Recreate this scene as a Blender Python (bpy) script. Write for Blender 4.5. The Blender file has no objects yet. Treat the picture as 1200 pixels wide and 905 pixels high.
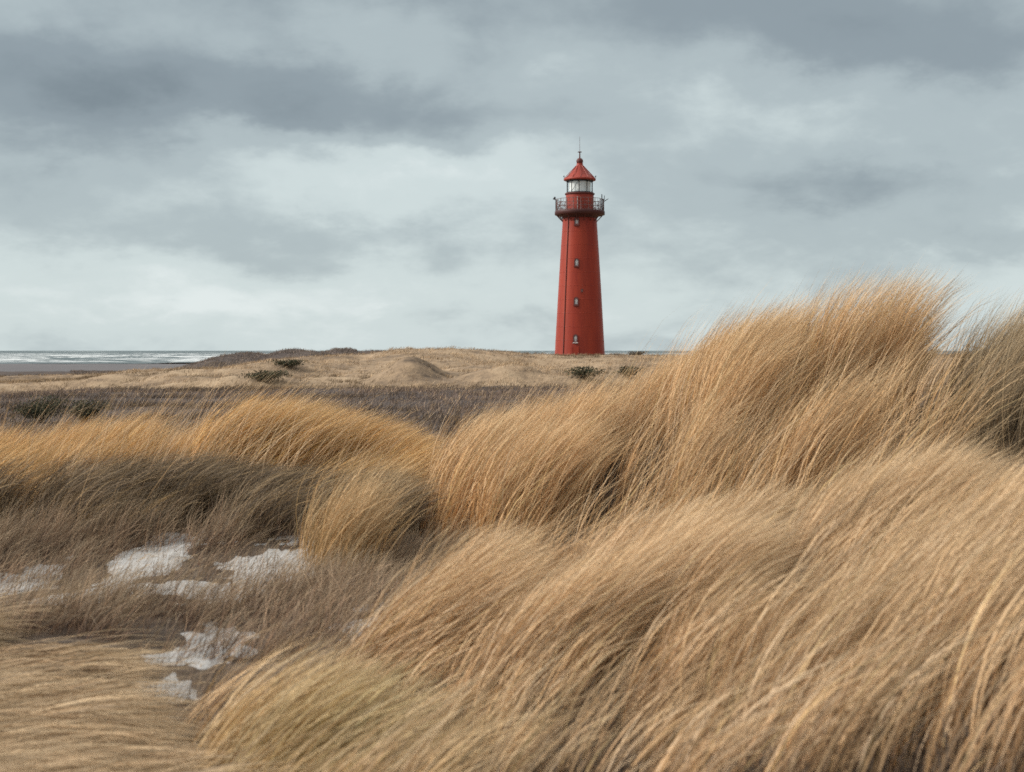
import bpy, bmesh, math, random
import numpy as np
from mathutils import Vector, Matrix

random.seed(7)
RNG = np.random.default_rng(11)
PI = math.pi
F = 1667.0                       # lens: pixels of a 1200 px wide frame per unit of tangent
sc = bpy.context.scene
COL = sc.collection

# ------------------------------------------------------------------ helpers
def link(o):
    COL.objects.link(o); return o

def tag(o, label=None, cat=None, group=None, kind=None):
    if label: o['label'] = label
    if cat: o['category'] = cat
    if group: o['group'] = group
    if kind: o['kind'] = kind
    return o

def empty(name, loc):
    o = bpy.data.objects.new(name, None); o.location = loc; o.empty_display_size = .5
    return link(o)

def px(u, v, D):
    """world point seen at photo pixel u,v at depth D (eye at the origin looking along +Y)"""
    return ((u - 600) * D / F, D, (411 - v) * D / F)

def sstep(a, b, x):
    t = np.clip((x - a) / (b - a), 0, 1); return t * t * (3 - 2 * t)

_perm = np.random.default_rng(3).random((256, 256))
def vnoise(x, y):
    xi = np.floor(x).astype(int); yi = np.floor(y).astype(int)
    fx = x - xi; fy = y - yi
    fx = fx * fx * fx * (fx * (fx * 6 - 15) + 10); fy = fy * fy * fy * (fy * (fy * 6 - 15) + 10)
    g = lambda a, b: _perm[a & 255, b & 255]
    return (g(xi, yi) * (1 - fx) + g(xi + 1, yi) * fx) * (1 - fy) + (g(xi, yi + 1) * (1 - fx) + g(xi + 1, yi + 1) * fx) * fy
def fbm(x, y, o=4):
    s = 0; a = .5; n = 0
    for i in range(o):
        s = s + a * vnoise(x + 17.3 * i, y + 9.1 * i); n += a
        x = x * 2.03; y = y * 2.03; a *= .5
    return s / n

def mesh_from(name, verts, faces_flat, starts, mat, smooth=True):
    me = bpy.data.meshes.new(name)
    me.vertices.add(len(verts)); me.vertices.foreach_set('co', np.ascontiguousarray(verts, dtype=np.float32).ravel())
    me.loops.add(len(faces_flat)); me.loops.foreach_set('vertex_index', np.ascontiguousarray(faces_flat, dtype=np.int32))
    me.polygons.add(len(starts)); me.polygons.foreach_set('loop_start', np.ascontiguousarray(starts, dtype=np.int32))
    if smooth: me.polygons.foreach_set('use_smooth', np.ones(len(starts), dtype=bool))
    me.update(calc_edges=True)
    if mat: me.materials.append(mat)
    return me

def obj(name, me, parent=None):
    o = bpy.data.objects.new(name, me)
    if parent: o.parent = parent
    return link(o)

def bobj(name, bm, mat, parent=None, smooth=False):
    me = bpy.data.meshes.new(name); bm.normal_update(); bm.to_mesh(me); bm.free()
    if smooth:
        for p in me.polygons: p.use_smooth = True
    me.materials.append(mat)
    return obj(name, me, parent)

def lathe(bm, prof, n=48, z_axis=(0, 0), closed=False):
    """rings of radius r at height z about the vertical axis"""
    rings = []
    for r, z in prof:
        rings.append([bm.verts.new((z_axis[0] + r * math.cos(2*PI*k/n), z_axis[1] + r * math.sin(2*PI*k/n), z)) for k in range(n)])
    for a, b in zip(rings[:-1], rings[1:]):
        for k in range(n):
            f = bm.faces.new((a[k], a[(k+1) % n], b[(k+1) % n], b[k])); f.smooth = True
    if closed:
        bm.faces.new(rings[0][::-1]); bm.faces.new(rings[-1])
    return rings

def tube(bm, p, q, r0, r1=None, n=6):
    p = Vector(p); q = Vector(q); r1 = r0 if r1 is None else r1
    d = (q - p).normalized(); a = d.orthogonal().normalized(); b = d.cross(a)
    A = [bm.verts.new(p + r0*(a*math.cos(2*PI*k/n) + b*math.sin(2*PI*k/n))) for k in range(n)]
    B = [bm.verts.new(q + r1*(a*math.cos(2*PI*k/n) + b*math.sin(2*PI*k/n))) for k in range(n)]
    for k in range(n): bm.faces.new((A[k], A[(k+1) % n], B[(k+1) % n], B[k]))
    bm.faces.new(A[::-1]); bm.faces.new(B)

def box(bm, c, s, rz=0):
    M = Matrix.Translation(c) @ Matrix.Rotation(rz, 4, 'Z') @ Matrix.Diagonal((*s, 1))
    bmesh.ops.create_cube(bm, size=1, matrix=M)

# ------------------------------------------------------------------ materials
def new_mat(name):
    m = bpy.data.materials.new(name); m.use_nodes = True
    nt = m.node_tree; nt.nodes.clear()
    out = nt.nodes.new('ShaderNodeOutputMaterial')
    return m, nt, out
def N(nt, t, **kw):
    n = nt.nodes.new(t)
    for k, v in kw.items():
        if k in n.inputs: n.inputs[k].default_value = v
        else: setattr(n, k, v)
    return n
def ramp(nt, fac, stops):
    r = nt.nodes.new('ShaderNodeValToRGB')
    while len(r.color_ramp.elements) < len(stops): r.color_ramp.elements.new(.5)
    for e, (p, c) in zip(r.color_ramp.elements, stops):
        e.position = p; e.color = (*c, 1) if len(c) == 3 else c
    nt.links.new(fac, r.inputs['Fac'])
    return r

def grass_mat(name, transl=.3, rough=.6):
    m, nt, out = new_mat(name)
    at = N(nt, 'ShaderNodeAttribute', attribute_name='tint')
    p = N(nt, 'ShaderNodeBsdfPrincipled', Roughness=rough)
    p.inputs['Specular IOR Level'].default_value = .12
    t = N(nt, 'ShaderNodeBsdfTranslucent')
    mx = N(nt, 'ShaderNodeMixShader'); mx.inputs[0].default_value = transl
    nt.links.new(at.outputs['Color'], p.inputs['Base Color']); nt.links.new(at.outputs['Color'], t.inputs['Color'])
    nt.links.new(p.outputs[0], mx.inputs[1]); nt.links.new(t.outputs[0], mx.inputs[2]); nt.links.new(mx.outputs[0], out.inputs[0])
    return m

def soil_mat(name, stops, scale, bump=.4, bdist=.05, rough=.95, fine=6.0):
    m, nt, out = new_mat(name)
    tc = N(nt, 'ShaderNodeTexCoord')
    n1 = N(nt, 'ShaderNodeTexNoise', Scale=scale, Detail=8.0, Roughness=.65)
    n2 = N(nt, 'ShaderNodeTexNoise', Scale=scale*fine, Detail=6.0, Roughness=.7)
    for n in (n1, n2): nt.links.new(tc.outputs['Object'], n.inputs['Vector'])
    ad = N(nt, 'ShaderNodeMath', operation='MULTIPLY_ADD'); ad.inputs[1].default_value = .5; 
    nt.links.new(n2.outputs['Fac'], ad.inputs[0])
    h = N(nt, 'ShaderNodeMath', operation='MULTIPLY'); h.inputs[1].default_value = .5
    nt.links.new(n1.outputs['Fac'], h.inputs[0]); nt.links.new(h.outputs[0], ad.inputs[2])
    r = ramp(nt, ad.outputs[0], stops)
    p = N(nt, 'ShaderNodeBsdfPrincipled', Roughness=rough)
    p.inputs['Specular IOR Level'].default_value = .2
    b = N(nt, 'ShaderNodeBump', Strength=bump, Distance=bdist)
    nt.links.new(n2.outputs['Fac'], b.inputs['Height']); nt.links.new(b.outputs[0], p.inputs['Normal'])
    nt.links.new(r.outputs[0], p.inputs['Base Color']); nt.links.new(p.outputs[0], out.inputs[0])
    return m

def paint(name, c, c2, rough=.5, scale=.6, metal=0.0, bump=.15, streak=True):
    m, nt, out = new_mat(name)
    tc = N(nt, 'ShaderNodeTexCoord'); mp = N(nt, 'ShaderNodeMapping')
    mp.inputs['Scale'].default_value = (1, 1, .12) if streak else (1, 1, 1)
    nt.links.new(tc.outputs['Object'], mp.inputs['Vector'])
    n1 = N(nt, 'ShaderNodeTexNoise', Scale=scale, Detail=8.0, Roughness=.7)
    nt.links.new(mp.outputs[0], n1.inputs['Vector'])
    n2 = N(nt, 'ShaderNodeTexNoise', Scale=scale*5, Detail=6.0, Roughness=.6)
    nt.links.new(tc.outputs['Object'], n2.inputs['Vector'])
    r = ramp(nt, n1.outputs['Fac'], [(.3, c2), (.62, c)])
    p = N(nt, 'ShaderNodeBsdfPrincipled', Roughness=rough, Metallic=metal)
    p.inputs['Specular IOR Level'].default_value = .22
    b = N(nt, 'ShaderNodeBump', Strength=bump, Distance=.03)
    nt.links.new(n2.outputs['Fac'], b.inputs['Height']); nt.links.new(b.outputs[0], p.inputs['Normal'])
    nt.links.new(r.outputs[0], p.inputs['Base Color']); nt.links.new(p.outputs[0], out.inputs[0])
    return m

M_GRASS = grass_mat('dry_grass', .16)
M_DULL = grass_mat('dull_plants', .15, .8)
M_LITTER = soil_mat('litter_soil', [(.3, (.035, .028, .024)), (.5, (.075, .055, .042)), (.7, (.15, .11, .075))], 1.2, .6)
M_SAND = soil_mat('pale_sand', [(.3, (.23, .222, .21)), (.5, (.35, .34, .327)), (.75, (.46, .45, .435))], 2.5, .35, .02)
M_HEATH = soil_mat('heath_soil', [(.3, (.04, .031, .028)), (.5, (.065, .05, .044)), (.7, (.12, .09, .07))], .18, .6, .3)
M_DUNE = soil_mat('dune_soil', [(.36, (.075, .055, .04)), (.45, (.19, .135, .088)), (.52, (.27, .192, .122)), (.66, (.37, .275, .18))], .07, .7, .5)
M_BEACH = soil_mat('beach_sand', [(.3, (.07, .063, .066)), (.5, (.095, .085, .086)), (.7, (.15, .13, .125))], .02, .2, .3, .6)
M_RED = paint('red_paint', (.28, .037, .017), (.18, .02, .013), .42)
M_RED2 = paint('roof_red', (.29, .045, .028), (.21, .032, .023), .5)
M_DKRED = paint('dark_red_metal', (.11, .03, .026), (.07, .025, .022), .55)
M_GAL = paint('gallery_iron', (.07, .024, .022), (.045, .018, .017), .55)
M_RAIL = paint('rail_metal', (.17, .10, .095), (.10, .055, .05), .5, streak=False)
M_DARK = paint('dark_metal', (.045, .045, .05), (.025, .025, .028), .5, streak=False)
M_WHITE = paint('white_paint', (.72, .71, .68), (.55, .53, .50), .5)
M_BRASS = paint('lens_glass', (.80, .81, .80), (.66, .68, .68), .2, streak=False)
def glass():
    m, nt, out = new_mat('pane_glass')
    g = N(nt, 'ShaderNodeBsdfGlossy', Roughness=.05); t = N(nt, 'ShaderNodeBsdfTransparent')
    t.inputs[0].default_value = (.96, .975, .975, 1)
    mx = N(nt, 'ShaderNodeMixShader'); mx.inputs[0].default_value = .12
    nt.links.new(t.outputs[0], mx.inputs[1]); nt.links.new(g.outputs[0], mx.inputs[2]); nt.links.new(mx.outputs[0], out.inputs[0])
    return m
M_GLASS = glass()
def window_glass():
    m, nt, out = new_mat('window_pane')
    p = N(nt, 'ShaderNodeBsdfPrincipled', Roughness=.12); p.inputs['Base Color'].default_value = (.36, .35, .36, 1)
    nt.links.new(p.outputs[0], out.inputs[0]); return m
M_PANE = window_glass()

# ------------------------------------------------------------------ terrain
# near relief, surveyed as photo pixel + depth (u, v, D)
CTRL = [
 # hollow floor
 (150,690,8.0),(165,665,8.8),(330,668,8.6),(235,758,6.6),(190,808,5.7),(420,690,8.0),(500,700,7.7),(60,680,8.6),(560,720,7.0),(420,780,6.0),
 # left mound, front foot and crest, back
 (40,610,10.2),(150,640,9.4),(300,640,9.4),(430,640,9.4),(-150,610,10.2),
 (0,630,11.8),(60,632,12.0),(120,592,12.2),(210,572,12.4),(330,576,12.6),(420,598,12.6),(485,628,12.4),(-150,612,12.6),
 (100,618,15.5),(300,618,15.5),(480,632,15.5),
 # right dune: left toe, crest, front foot
 (530,650,9.6),(560,618,10.6),(650,592,10.6),(780,540,10.4),(880,528,10.2),(990,519,10.0),(1060,521,10.0),(1120,520,10.1),(1170,506,10.2),(1260,488,10.4),(1400,510,11),
 (640,645,9.4),(760,630,9.2),(880,622,9.0),(1000,612,9.0),(1100,605,9.0),(1190,610,8.8),
 (600,700,8.2),(720,705,7.6),(860,715,7.0),(1000,705,7.0),(1120,690,7.0),(1220,680,7.0),
 (560,615,13.5),(780,570,13.5),(1000,530,13.2),(1150,545,13.2),
 (700,590,17),(1000,570,17),
 # near dune: crest then front face
 (1250,672,5.2),(1100,724,5.2),(950,775,5.2),(800,812,5.0),(650,860,4.9),(500,905,4.8),(360,940,4.8),
 (1220,865,4.3),(1050,890,4.3),(850,915,4.3),(1250,920,3.6),(1000,960,3.5),(800,965,3.5),(600,1000,3.5),(400,1020,3.5),
 (1000,1100,2.6),(600,1120,2.6),(200,1120,2.6),
 # flattened swath, lower left
 (0,760,6.2),(100,772,6.0),(0,830,5.0),(130,840,5.0),(230,860,4.9),(0,960,3.9),(200,985,3.8),(-200,830,5.2),
]
_P = np.array([px(u, v, D) for u, v, D in CTRL])
_P = np.vstack([_P, [(x, y, -1.45) for x in (-14, -7, 0, 7, 14) for y in (-10, -4, 0)], [(-12, 6, -1.2), (-12, 12, -1.1), (12, 5, -.7), (13, 12, -.6)]])
def _tps(pts, reg=.02):
    X = pts[:, :2]; n = len(X)
    r2 = ((X[:, None] - X[None]) ** 2).sum(-1)
    K = .5 * r2 * np.log(r2 + 1e-9) + reg * np.eye(n)
    Q = np.hstack([np.ones((n, 1)), X])
    A = np.block([[K, Q], [Q.T, np.zeros((3, 3))]])
    return X, np.linalg.solve(A, np.concatenate([pts[:, 2], np.zeros(3)]))
_X, _W = _tps(_P)
def near_z(x, y):
    out = np.empty(len(x))
    for i in range(0, len(x), 20000):
        s = slice(i, i + 20000)
        r2 = (x[s, None] - _X[:, 0]) ** 2 + (y[s, None] - _X[:, 1]) ** 2
        out[s] = (.5 * r2 * np.log(r2 + 1e-9)) @ _W[:-3] + _W[-3] + _W[-2] * x[s] + _W[-1] * y[s]
    return np.clip(out, -2.2, .2)

# far dunes: u, depth, crest v, half width in px, half depth in m
BUMPS = [
 (60,168,449,150,10),(215,196,427,95,24),(120,182,440,110,14),(300,205,425,80,18),(330,176,445,90,9),
 (395,190,437,90,12),(400,240,421,80,20),(500,236,405,75,26),(560,240,404,70,22),(455,214,417,60,14),(430,170,448,110,8),
 (600,204,425,70,13),(660,236,413,80,14),(745,238,413,70,16),(700,196,428,60,12),(540,186,436,90,12),(640,172,444,100,9),
 (780,180,436,60,10),(860,210,420,90,20),(960,240,414,120,25),(1100,230,412,120,25),(1250,240,410,120,25),
 (290,345,412,60,30),(345,352,407,50,30),(400,372,407,34,26),(440,350,410,60,30),(375,340,409,70,30),
 (-120,180,444,120,14),(-300,200,436,160,20),
]
_h = np.random.default_rng(29)
HUMMOCKS = [((u - 600) * D / F, D, H, w, d) for u, D, H, w, d in zip(_h.uniform(60, 1150, 190), _h.uniform(158, 300, 190), _h.uniform(1.0, 2.8, 190), _h.uniform(3.0, 7.5, 190), _h.uniform(3, 7, 190))]
def far_z(x, y):
    r = np.hypot(x, y)
    base = np.interp(r, [0, 15, 22, 40, 60, 150, 280], [-1.4, -1.5, -2.3, -3.3, -3.9, -4.05, -4.2])
    # the land falls to the beach on the left, dunes run on at the right
    left = sstep(-.05, -.22, x / np.maximum(y, 1))
    shore = np.interp(r, [170, 230, 340, 420, 700, 760, 1200], [0, -.9, -1.3, -1.6, -1.78, -2.6, -8])
    inland = np.interp(r, [0, 200, 260, 560, 700, 900], [0, 0, 1.4, 1.2, -1.9, -8])
    base = base + left * shore + (1 - left) * inland
    z = base.copy()
    for u, D, v, w, d in BUMPS:
        X, Y, Z = px(u, v, D); W = w * D / F
        wob = 1 + .35 * (fbm(x / 30 + u, y / 30, 3) - .5)
        g = np.exp(-np.abs((x - X) / W / wob) ** 2.2 - np.abs((y - Y) / d / wob) ** 2)
        z = np.maximum(z, base + (Z - .55 - base) * g)
    dune = sstep(140, 165, r) * (1 - sstep(380, 460, r) * left) * (1 - sstep(560, 720, r))
    z = z + dune * (1 - .6 * left) * (2.0 * (fbm(x / 24, y / 13, 4) - .5) + 1.5 * (fbm(x / 7, y / 6, 3) - .5))
    for X, Y, H, w, d in HUMMOCKS:
        q = ((x - X) / w) ** 2 + ((y - Y) / d) ** 2
        z = z + dune * (1 - .55 * left) * np.where(q < 6, H * np.exp(-q), 0)
    # crest line of the nearer dunes as it stands against sky and beach
    u = 600 + F * x / np.maximum(y, 1)
    cap = (411 - np.interp(u, [-200, 0, 90, 150, 200, 260, 330, 400, 470, 540, 600, 660, 780, 1200], [446, 446, 443, 433, 430, 429, 419, 415, 407, 406, 412, 415, 415, 414]) - np.interp(y, [150, 165, 185, 205, 235], [34, 27, 19, 10, 0]) * np.clip(.95 + 3.6 * (fbm(x / 20 + 60, y / 26, 3) - .5) - .75 * left, 0, 1.7)) / F * y - .4 + .7 * (fbm(x / 5, y / 5, 3) - .5)
    near = (y > 100) & (r < 310)
    z = np.where(near, np.where(z > cap - .4, cap - .4 + .4 * np.tanh((z - cap + .4) / .4), z), z)
    z = z + sstep(20, 60, r) * (1 - dune) * (1 - sstep(300, 420, r)) * .5 * (fbm(x / 12, y / 12, 3) - .5)
    return z
def ground_z(x, y):
    x = np.asarray(x, float); y = np.asarray(y, float)
    w = sstep(10.5, 20, np.hypot(x, y - 6))
    z = np.zeros(x.shape)
    a = w < 1; b = w > 0
    zn = np.zeros(x.shape); zf = np.zeros(x.shape)
    if a.any(): zn[a] = near_z(x[a], y[a]) + .10 * (fbm(x[a] * 1.6, y[a] * 1.6, 3) - .5)
    if b.any(): zf[b] = far_z(x[b], y[b])
    return zn * (1 - w) + zf * w

SANDS = [(165,660,8.75,46,34),(30,600,10.4,44,9),(325,660,8.55,80,30),(236,757,6.55,50,24),(190,806,5.75,64,22),(500,695,7.75,85,24),
         (110,697,7.8,110,12),(35,672,8.5,45,18),(455,742,6.7,70,22),(620,728,6.9,90,14),(590,668,8.6,60,14),(250,690,7.9,70,12)]
def sand_w(x, y):
    s = np.zeros(np.shape(x))
    for u, v, D, wu, wv in SANDS:
        X = (u - 600) * D / F; rx = wu * D / F; ry = max(.12, wv * D * D / (1.3 * F))
        s = np.maximum(s, np.exp(-((x - X) / rx) ** 2 - ((y - D) / ry) ** 2))
    return .92 * s + .95 * (fbm(x * 3.4 + 5, y * 3.4, 4) - .5)

rr = np.concatenate([np.linspace(.6, 3, 14), np.geomspace(3.1, 20, 190)[0:], np.geomspace(20.4, 140, 90), np.linspace(141, 440, 170), np.geomspace(446, 1300, 60)])
th = np.concatenate([np.linspace(-PI, -.62, 60, endpoint=False), np.linspace(-.62, .62, 440, endpoint=False), np.linspace(.62, PI, 60, endpoint=False)])
R, T = np.meshgrid(rr, th, indexing='ij')
GX = (R * np.sin(T)); GY = (R * np.cos(T))
GZ = ground_z(GX.ravel(), GY.ravel()).reshape(GX.shape)
nr, nth = GX.shape
i, j = np.meshgrid(np.arange(nr - 1), np.arange(nth), indexing='ij')
quads = np.stack([i * nth + j, i * nth + (j + 1) % nth, (i + 1) * nth + (j + 1) % nth, (i + 1) * nth + j], -1).reshape(-1, 4)
V = np.stack([GX.ravel(), GY.ravel(), GZ.ravel()], -1)
def submesh(name, mask, mat, z=None, label=None, cat=None):
    q = quads[mask]; ids, inv = np.unique(q, return_inverse=True)
    v = V[ids].copy()
    if z is not None: v[:, 2] = z[ids]
    me = mesh_from(name, v, inv.ravel(), np.arange(0, q.size, 4), mat)
    o = obj(name, me); tag(o, label, cat, kind='structure'); return o
fc = V[quads].mean(1); fr = np.hypot(fc[:, 0], fc[:, 1])
k_heath = (fr > 24) & (fr <= 152 + 8 * (fbm(fc[:, 0] / 15, fc[:, 1] / 15, 3) - .5))
slope_l = fc[:, 0] / np.maximum(fc[:, 1], 1)
k_beach = (fr > 395) & (slope_l < -.13) & (fc[:, 1] > 0) | (fr > 720)
k_dune = ~k_heath & ~k_beach & (fr > 60) & ~((fr > 318) & (slope_l < -.05))
k_scrub = (fr > 318) & (slope_l < -.05) & ~k_beach
k_near = fr <= 24
submesh('ground', k_near & ~k_heath, M_LITTER, label='litter covered sandy soil under the tall grass', cat='ground')
submesh('heath_ground', k_heath & ~k_near, M_HEATH, label='flat dark plain between the grass and the dunes', cat='ground')
submesh('dune_ground', k_dune, M_DUNE, label='rolling tan dunes before the lighthouse', cat='dunes')
submesh('scrub_ground', k_scrub, M_HEATH, label='grey brown farthest dunes by the beach', cat='dunes')
submesh('beach', k_beach, M_BEACH, label='dark flat wet beach along the sea', cat='beach')
sw = sand_w(V[:, 0], V[:, 1]) + .45 * (fbm(V[:, 0] * 9, V[:, 1] * 9, 3) - .5) + .32 * (fbm(V[:, 0] * 27, V[:, 1] * 21 + 4, 2) - .5)
zs = V[:, 2] + np.clip((sw - .46) * .06, -.02, .010)
k_sand = (sw[quads].max(1) > .44) & (fr < 14)
submesh('sand', k_sand, M_SAND, z=zs, label='pale whitish sand lying bare in the hollow', cat='sand')

# ------------------------------------------------------------------ sea with breakers
def sea():
    ys = np.concatenate([np.arange(640, 1500, 4.0), np.geomspace(1504, 3500, 120), np.geomspace(3600, 60000, 40)])
    xs = np.concatenate([np.geomspace(60000, 900, 30) * -1, np.arange(-890, 300, 5.0), np.geomspace(305, 60000, 40)])
    Y, X = np.meshgrid(ys, xs, indexing='ij')
    warp = 26 * (fbm(X / 90, Y / 120, 3) - .5) * 2
    z = np.zeros(X.shape); foam = np.zeros(X.shape)
    for k, (lam, amp, sx, sy) in enumerate([(58, .8, 70, 60), (41, .5, 45, 50)]):
        ph = (Y + warp * (1 + k)) / lam; c = (ph - np.floor(ph))
        crest = np.exp(-((c - .5) / .16) ** 2)
        size = sstep(.42, .68, fbm(X / sx + 31 * k, np.floor(ph) * 3.7 + 5 * k, 3))
        fade = 1 - sstep(1500, 3200, Y) * .6
        z += amp * crest * (.35 + size) * fade
        foam = np.maximum(foam, sstep(.35, .8, crest) * sstep(.25, .7, size))
        foam = np.maximum(foam, .7 * sstep(.50, .66, fbm(X / 30 + 9, Y / 18 + 3 * k, 4)) * (1 - sstep(720, 900, Y)))
    me_v = np.stack([X.ravel(), Y.ravel(), -6 + z.ravel()], -1)
    a, b = np.meshgrid(np.arange(len(ys) - 1), np.arange(len(xs) - 1), indexing='ij'); n = len(xs)
    q = np.stack([a * n + b, a * n + b + 1, (a + 1) * n + b + 1, (a + 1) * n + b], -1).reshape(-1, 4)
    m, nt, out = new_mat('sea_water')
    at = N(nt, 'ShaderNodeAttribute', attribute_name='foam')
    tc = N(nt, 'ShaderNodeTexCoord'); n1 = N(nt, 'ShaderNodeTexNoise', Scale=.12, Detail=8.0, Roughness=.7)
    nt.links.new(tc.outputs['Object'], n1.inputs['Vector'])
    mu = N(nt, 'ShaderNodeMath', operation='MULTIPLY_ADD'); mu.inputs[1].default_value = .9
    sb = N(nt, 'ShaderNodeMath', operation='SUBTRACT'); sb.inputs[1].default_value = .5
    nt.links.new(n1.outputs['Fac'], sb.inputs[0]); nt.links.new(sb.outputs[0], mu.inputs[0]); nt.links.new(at.outputs['Fac'], mu.inputs[2])
    r = ramp(nt, mu.outputs[0], [(.66, (0, 0, 0)), (1.0, (.62, .62, .62))])
    w = N(nt, 'ShaderNodeBsdfPrincipled', Roughness=.45); w.inputs['Specular IOR Level'].default_value = .3; w.inputs['Base Color'].default_value = (.07, .095, .10, 1); w.inputs['IOR'].default_value = 1.33
    b_ = N(nt, 'ShaderNodeBump', Strength=.6, Distance=.6); nt.links.new(n1.outputs['Fac'], b_.inputs['Height']); nt.links.new(b_.outputs[0], w.inputs['Normal'])
    f = N(nt, 'ShaderNodeBsdfDiffuse'); f.inputs[0].default_value = (.82, .84, .84, 1)
    mx = N(nt, 'ShaderNodeMixShader'); nt.links.new(r.outputs[0], mx.inputs[0]); nt.links.new(w.outputs[0], mx.inputs[1]); nt.links.new(f.outputs[0], mx.inputs[2])
    nt.links.new(mx.outputs[0], out.inputs[0])
    me = mesh_from('sea', me_v, q.ravel(), np.arange(0, q.size, 4), m)
    fa = me.attributes.new('foam', 'FLOAT', 'POINT'); fa.data.foreach_set('value', foam.ravel().astype(np.float32))
    tag(obj('sea', me), 'grey sea with lines of white breakers', 'sea', kind='structure')
sea()

# ------------------------------------------------------------------ grass
def blades(name, root, L, a0, a1, az, wid, tint, seg=6, mat=None, tipfade=.25, curl=1.6, sway=0.0):
    """ribbons: root (n,3), length, lean at foot / tip (radians from vertical), azimuth of lean, width, colour (n,3)"""
    n = len(root)
    s = np.linspace(0, 1, seg + 1)
    lean = a0[:, None] + (a1 - a0)[:, None] * (s[None] ** curl)
    if sway: lean = lean + sway * np.sin(s[None] * 5 + RNG.random((n, 1)) * 6.28)
    azv = az[:, None] + (RNG.normal(0, .10, (n, 1))) * s[None]
    d = np.stack([np.sin(lean) * np.cos(azv), np.sin(lean) * np.sin(azv), np.cos(lean)], -1)
    mid = .5 * (d[:, 1:] + d[:, :-1]) * (L / seg)[:, None, None]
    P = np.concatenate([np.zeros((n, 1, 3)), np.cumsum(mid, 1)], 1) + root[:, None]
    t = d / np.linalg.norm(d, axis=-1, keepdims=True)
    rv = RNG.normal(size=(n, 1, 3)); side = np.cross(t, np.broadcast_to(rv, t.shape))
    side /= np.linalg.norm(side, axis=-1, keepdims=True) + 1e-9
    prof = np.clip(.75 + .6 * s - 1.33 * s ** 2.2, .03, 1)[None, :, None] * (wid * .5)[:, None, None]
    A = P - side * prof; B = P + side * prof
    verts = np.stack([A, B], 2).reshape(-1, 3)
    base = (np.arange(n) * (2 * (seg + 1)))[:, None]
    k = np.arange(seg)[None] * 2
    q = np.stack([base + k, base + k + 1, base + k + 3, base + k + 2], -1).reshape(-1, 4)
    me = mesh_from(name, verts, q.ravel(), np.arange(0, q.size, 4), mat or M_GRASS)
    pale = np.array([.72, .57, .37])
    c = tint[:, None] + (pale - tint)[:, None] * (tipfade * s ** 2)[None, :, None]
    c = np.concatenate([c, np.ones((n, seg + 1, 1))], -1)
    c = np.repeat(c, 2, axis=1).reshape(-1, 4).astype(np.float32)
    at = me.attributes.new('tint', 'FLOAT_COLOR', 'POINT'); at.data.foreach_set('color', c.ravel())
    return obj(name, me)

def palette(n, cols, wts, tuft=None):
    cols = np.array(cols); wts = np.array(wts) / sum(wts)
    idx = RNG.choice(len(cols), n, p=wts)
    c = cols[idx] * RNG.lognormal(0, .16, (n, 1))
    if tuft is not None:
        c = c * tuft
    return c * np.minimum(1, .70 / c.max(1, keepdims=True))

GOLD = [(.61, .36, .16), (.53, .30, .125), (.67, .445, .245), (.40, .22, .10), (.44, .30, .12), (.27, .17, .09)]
YEL = [(.60, .34, .11), (.54, .285, .085), (.64, .41, .19), (.40, .245, .08), (.38, .25, .08), (.25, .155, .08)]
STRAW = [(.65, .425, .235), (.57, .355, .18), (.71, .51, .33), (.42, .25, .13), (.46, .32, .15), (.22, .14, .085)]
BROWN = [(.155, .092, .062), (.10, .064, .05), (.25, .16, .10), (.06, .045, .042), (.19, .108, .07)]
W6 = [4, 3, 3, 2, 1, 1]

def scatter(dens, x0, x1, y0, y1, n_tuft, per, rad):
    """tufts placed with probability dens(x,y); returns blade roots, tuft index, tuft centres"""
    out = []
    got = 0
    while got < n_tuft:
        m = n_tuft * 3
        x = RNG.uniform(x0, x1, m); y = RNG.uniform(y0, y1, m)
        keep = RNG.random(m) < dens(x, y)
        if not keep.any(): raise RuntimeError('empty scatter')
        out.append(np.stack([x[keep], y[keep]], -1)); got += keep.sum()
    C = np.vstack(out)[:n_tuft]
    cnt = np.maximum(3, RNG.poisson(per, n_tuft)); ti = np.repeat(np.arange(n_tuft), cnt)
    off = RNG.normal(0, 1, (len(ti), 2)) * rad
    XY = C[ti] + off
    return XY, ti, C, off

def tuss(x, y, cs):
    return sstep(.45, .57, .55 * fbm(x * cs + 2, y * cs + 8, 2) + .45 * fbm(x * cs * .42 + 31, y * cs * .42 + 5, 2))

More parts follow.
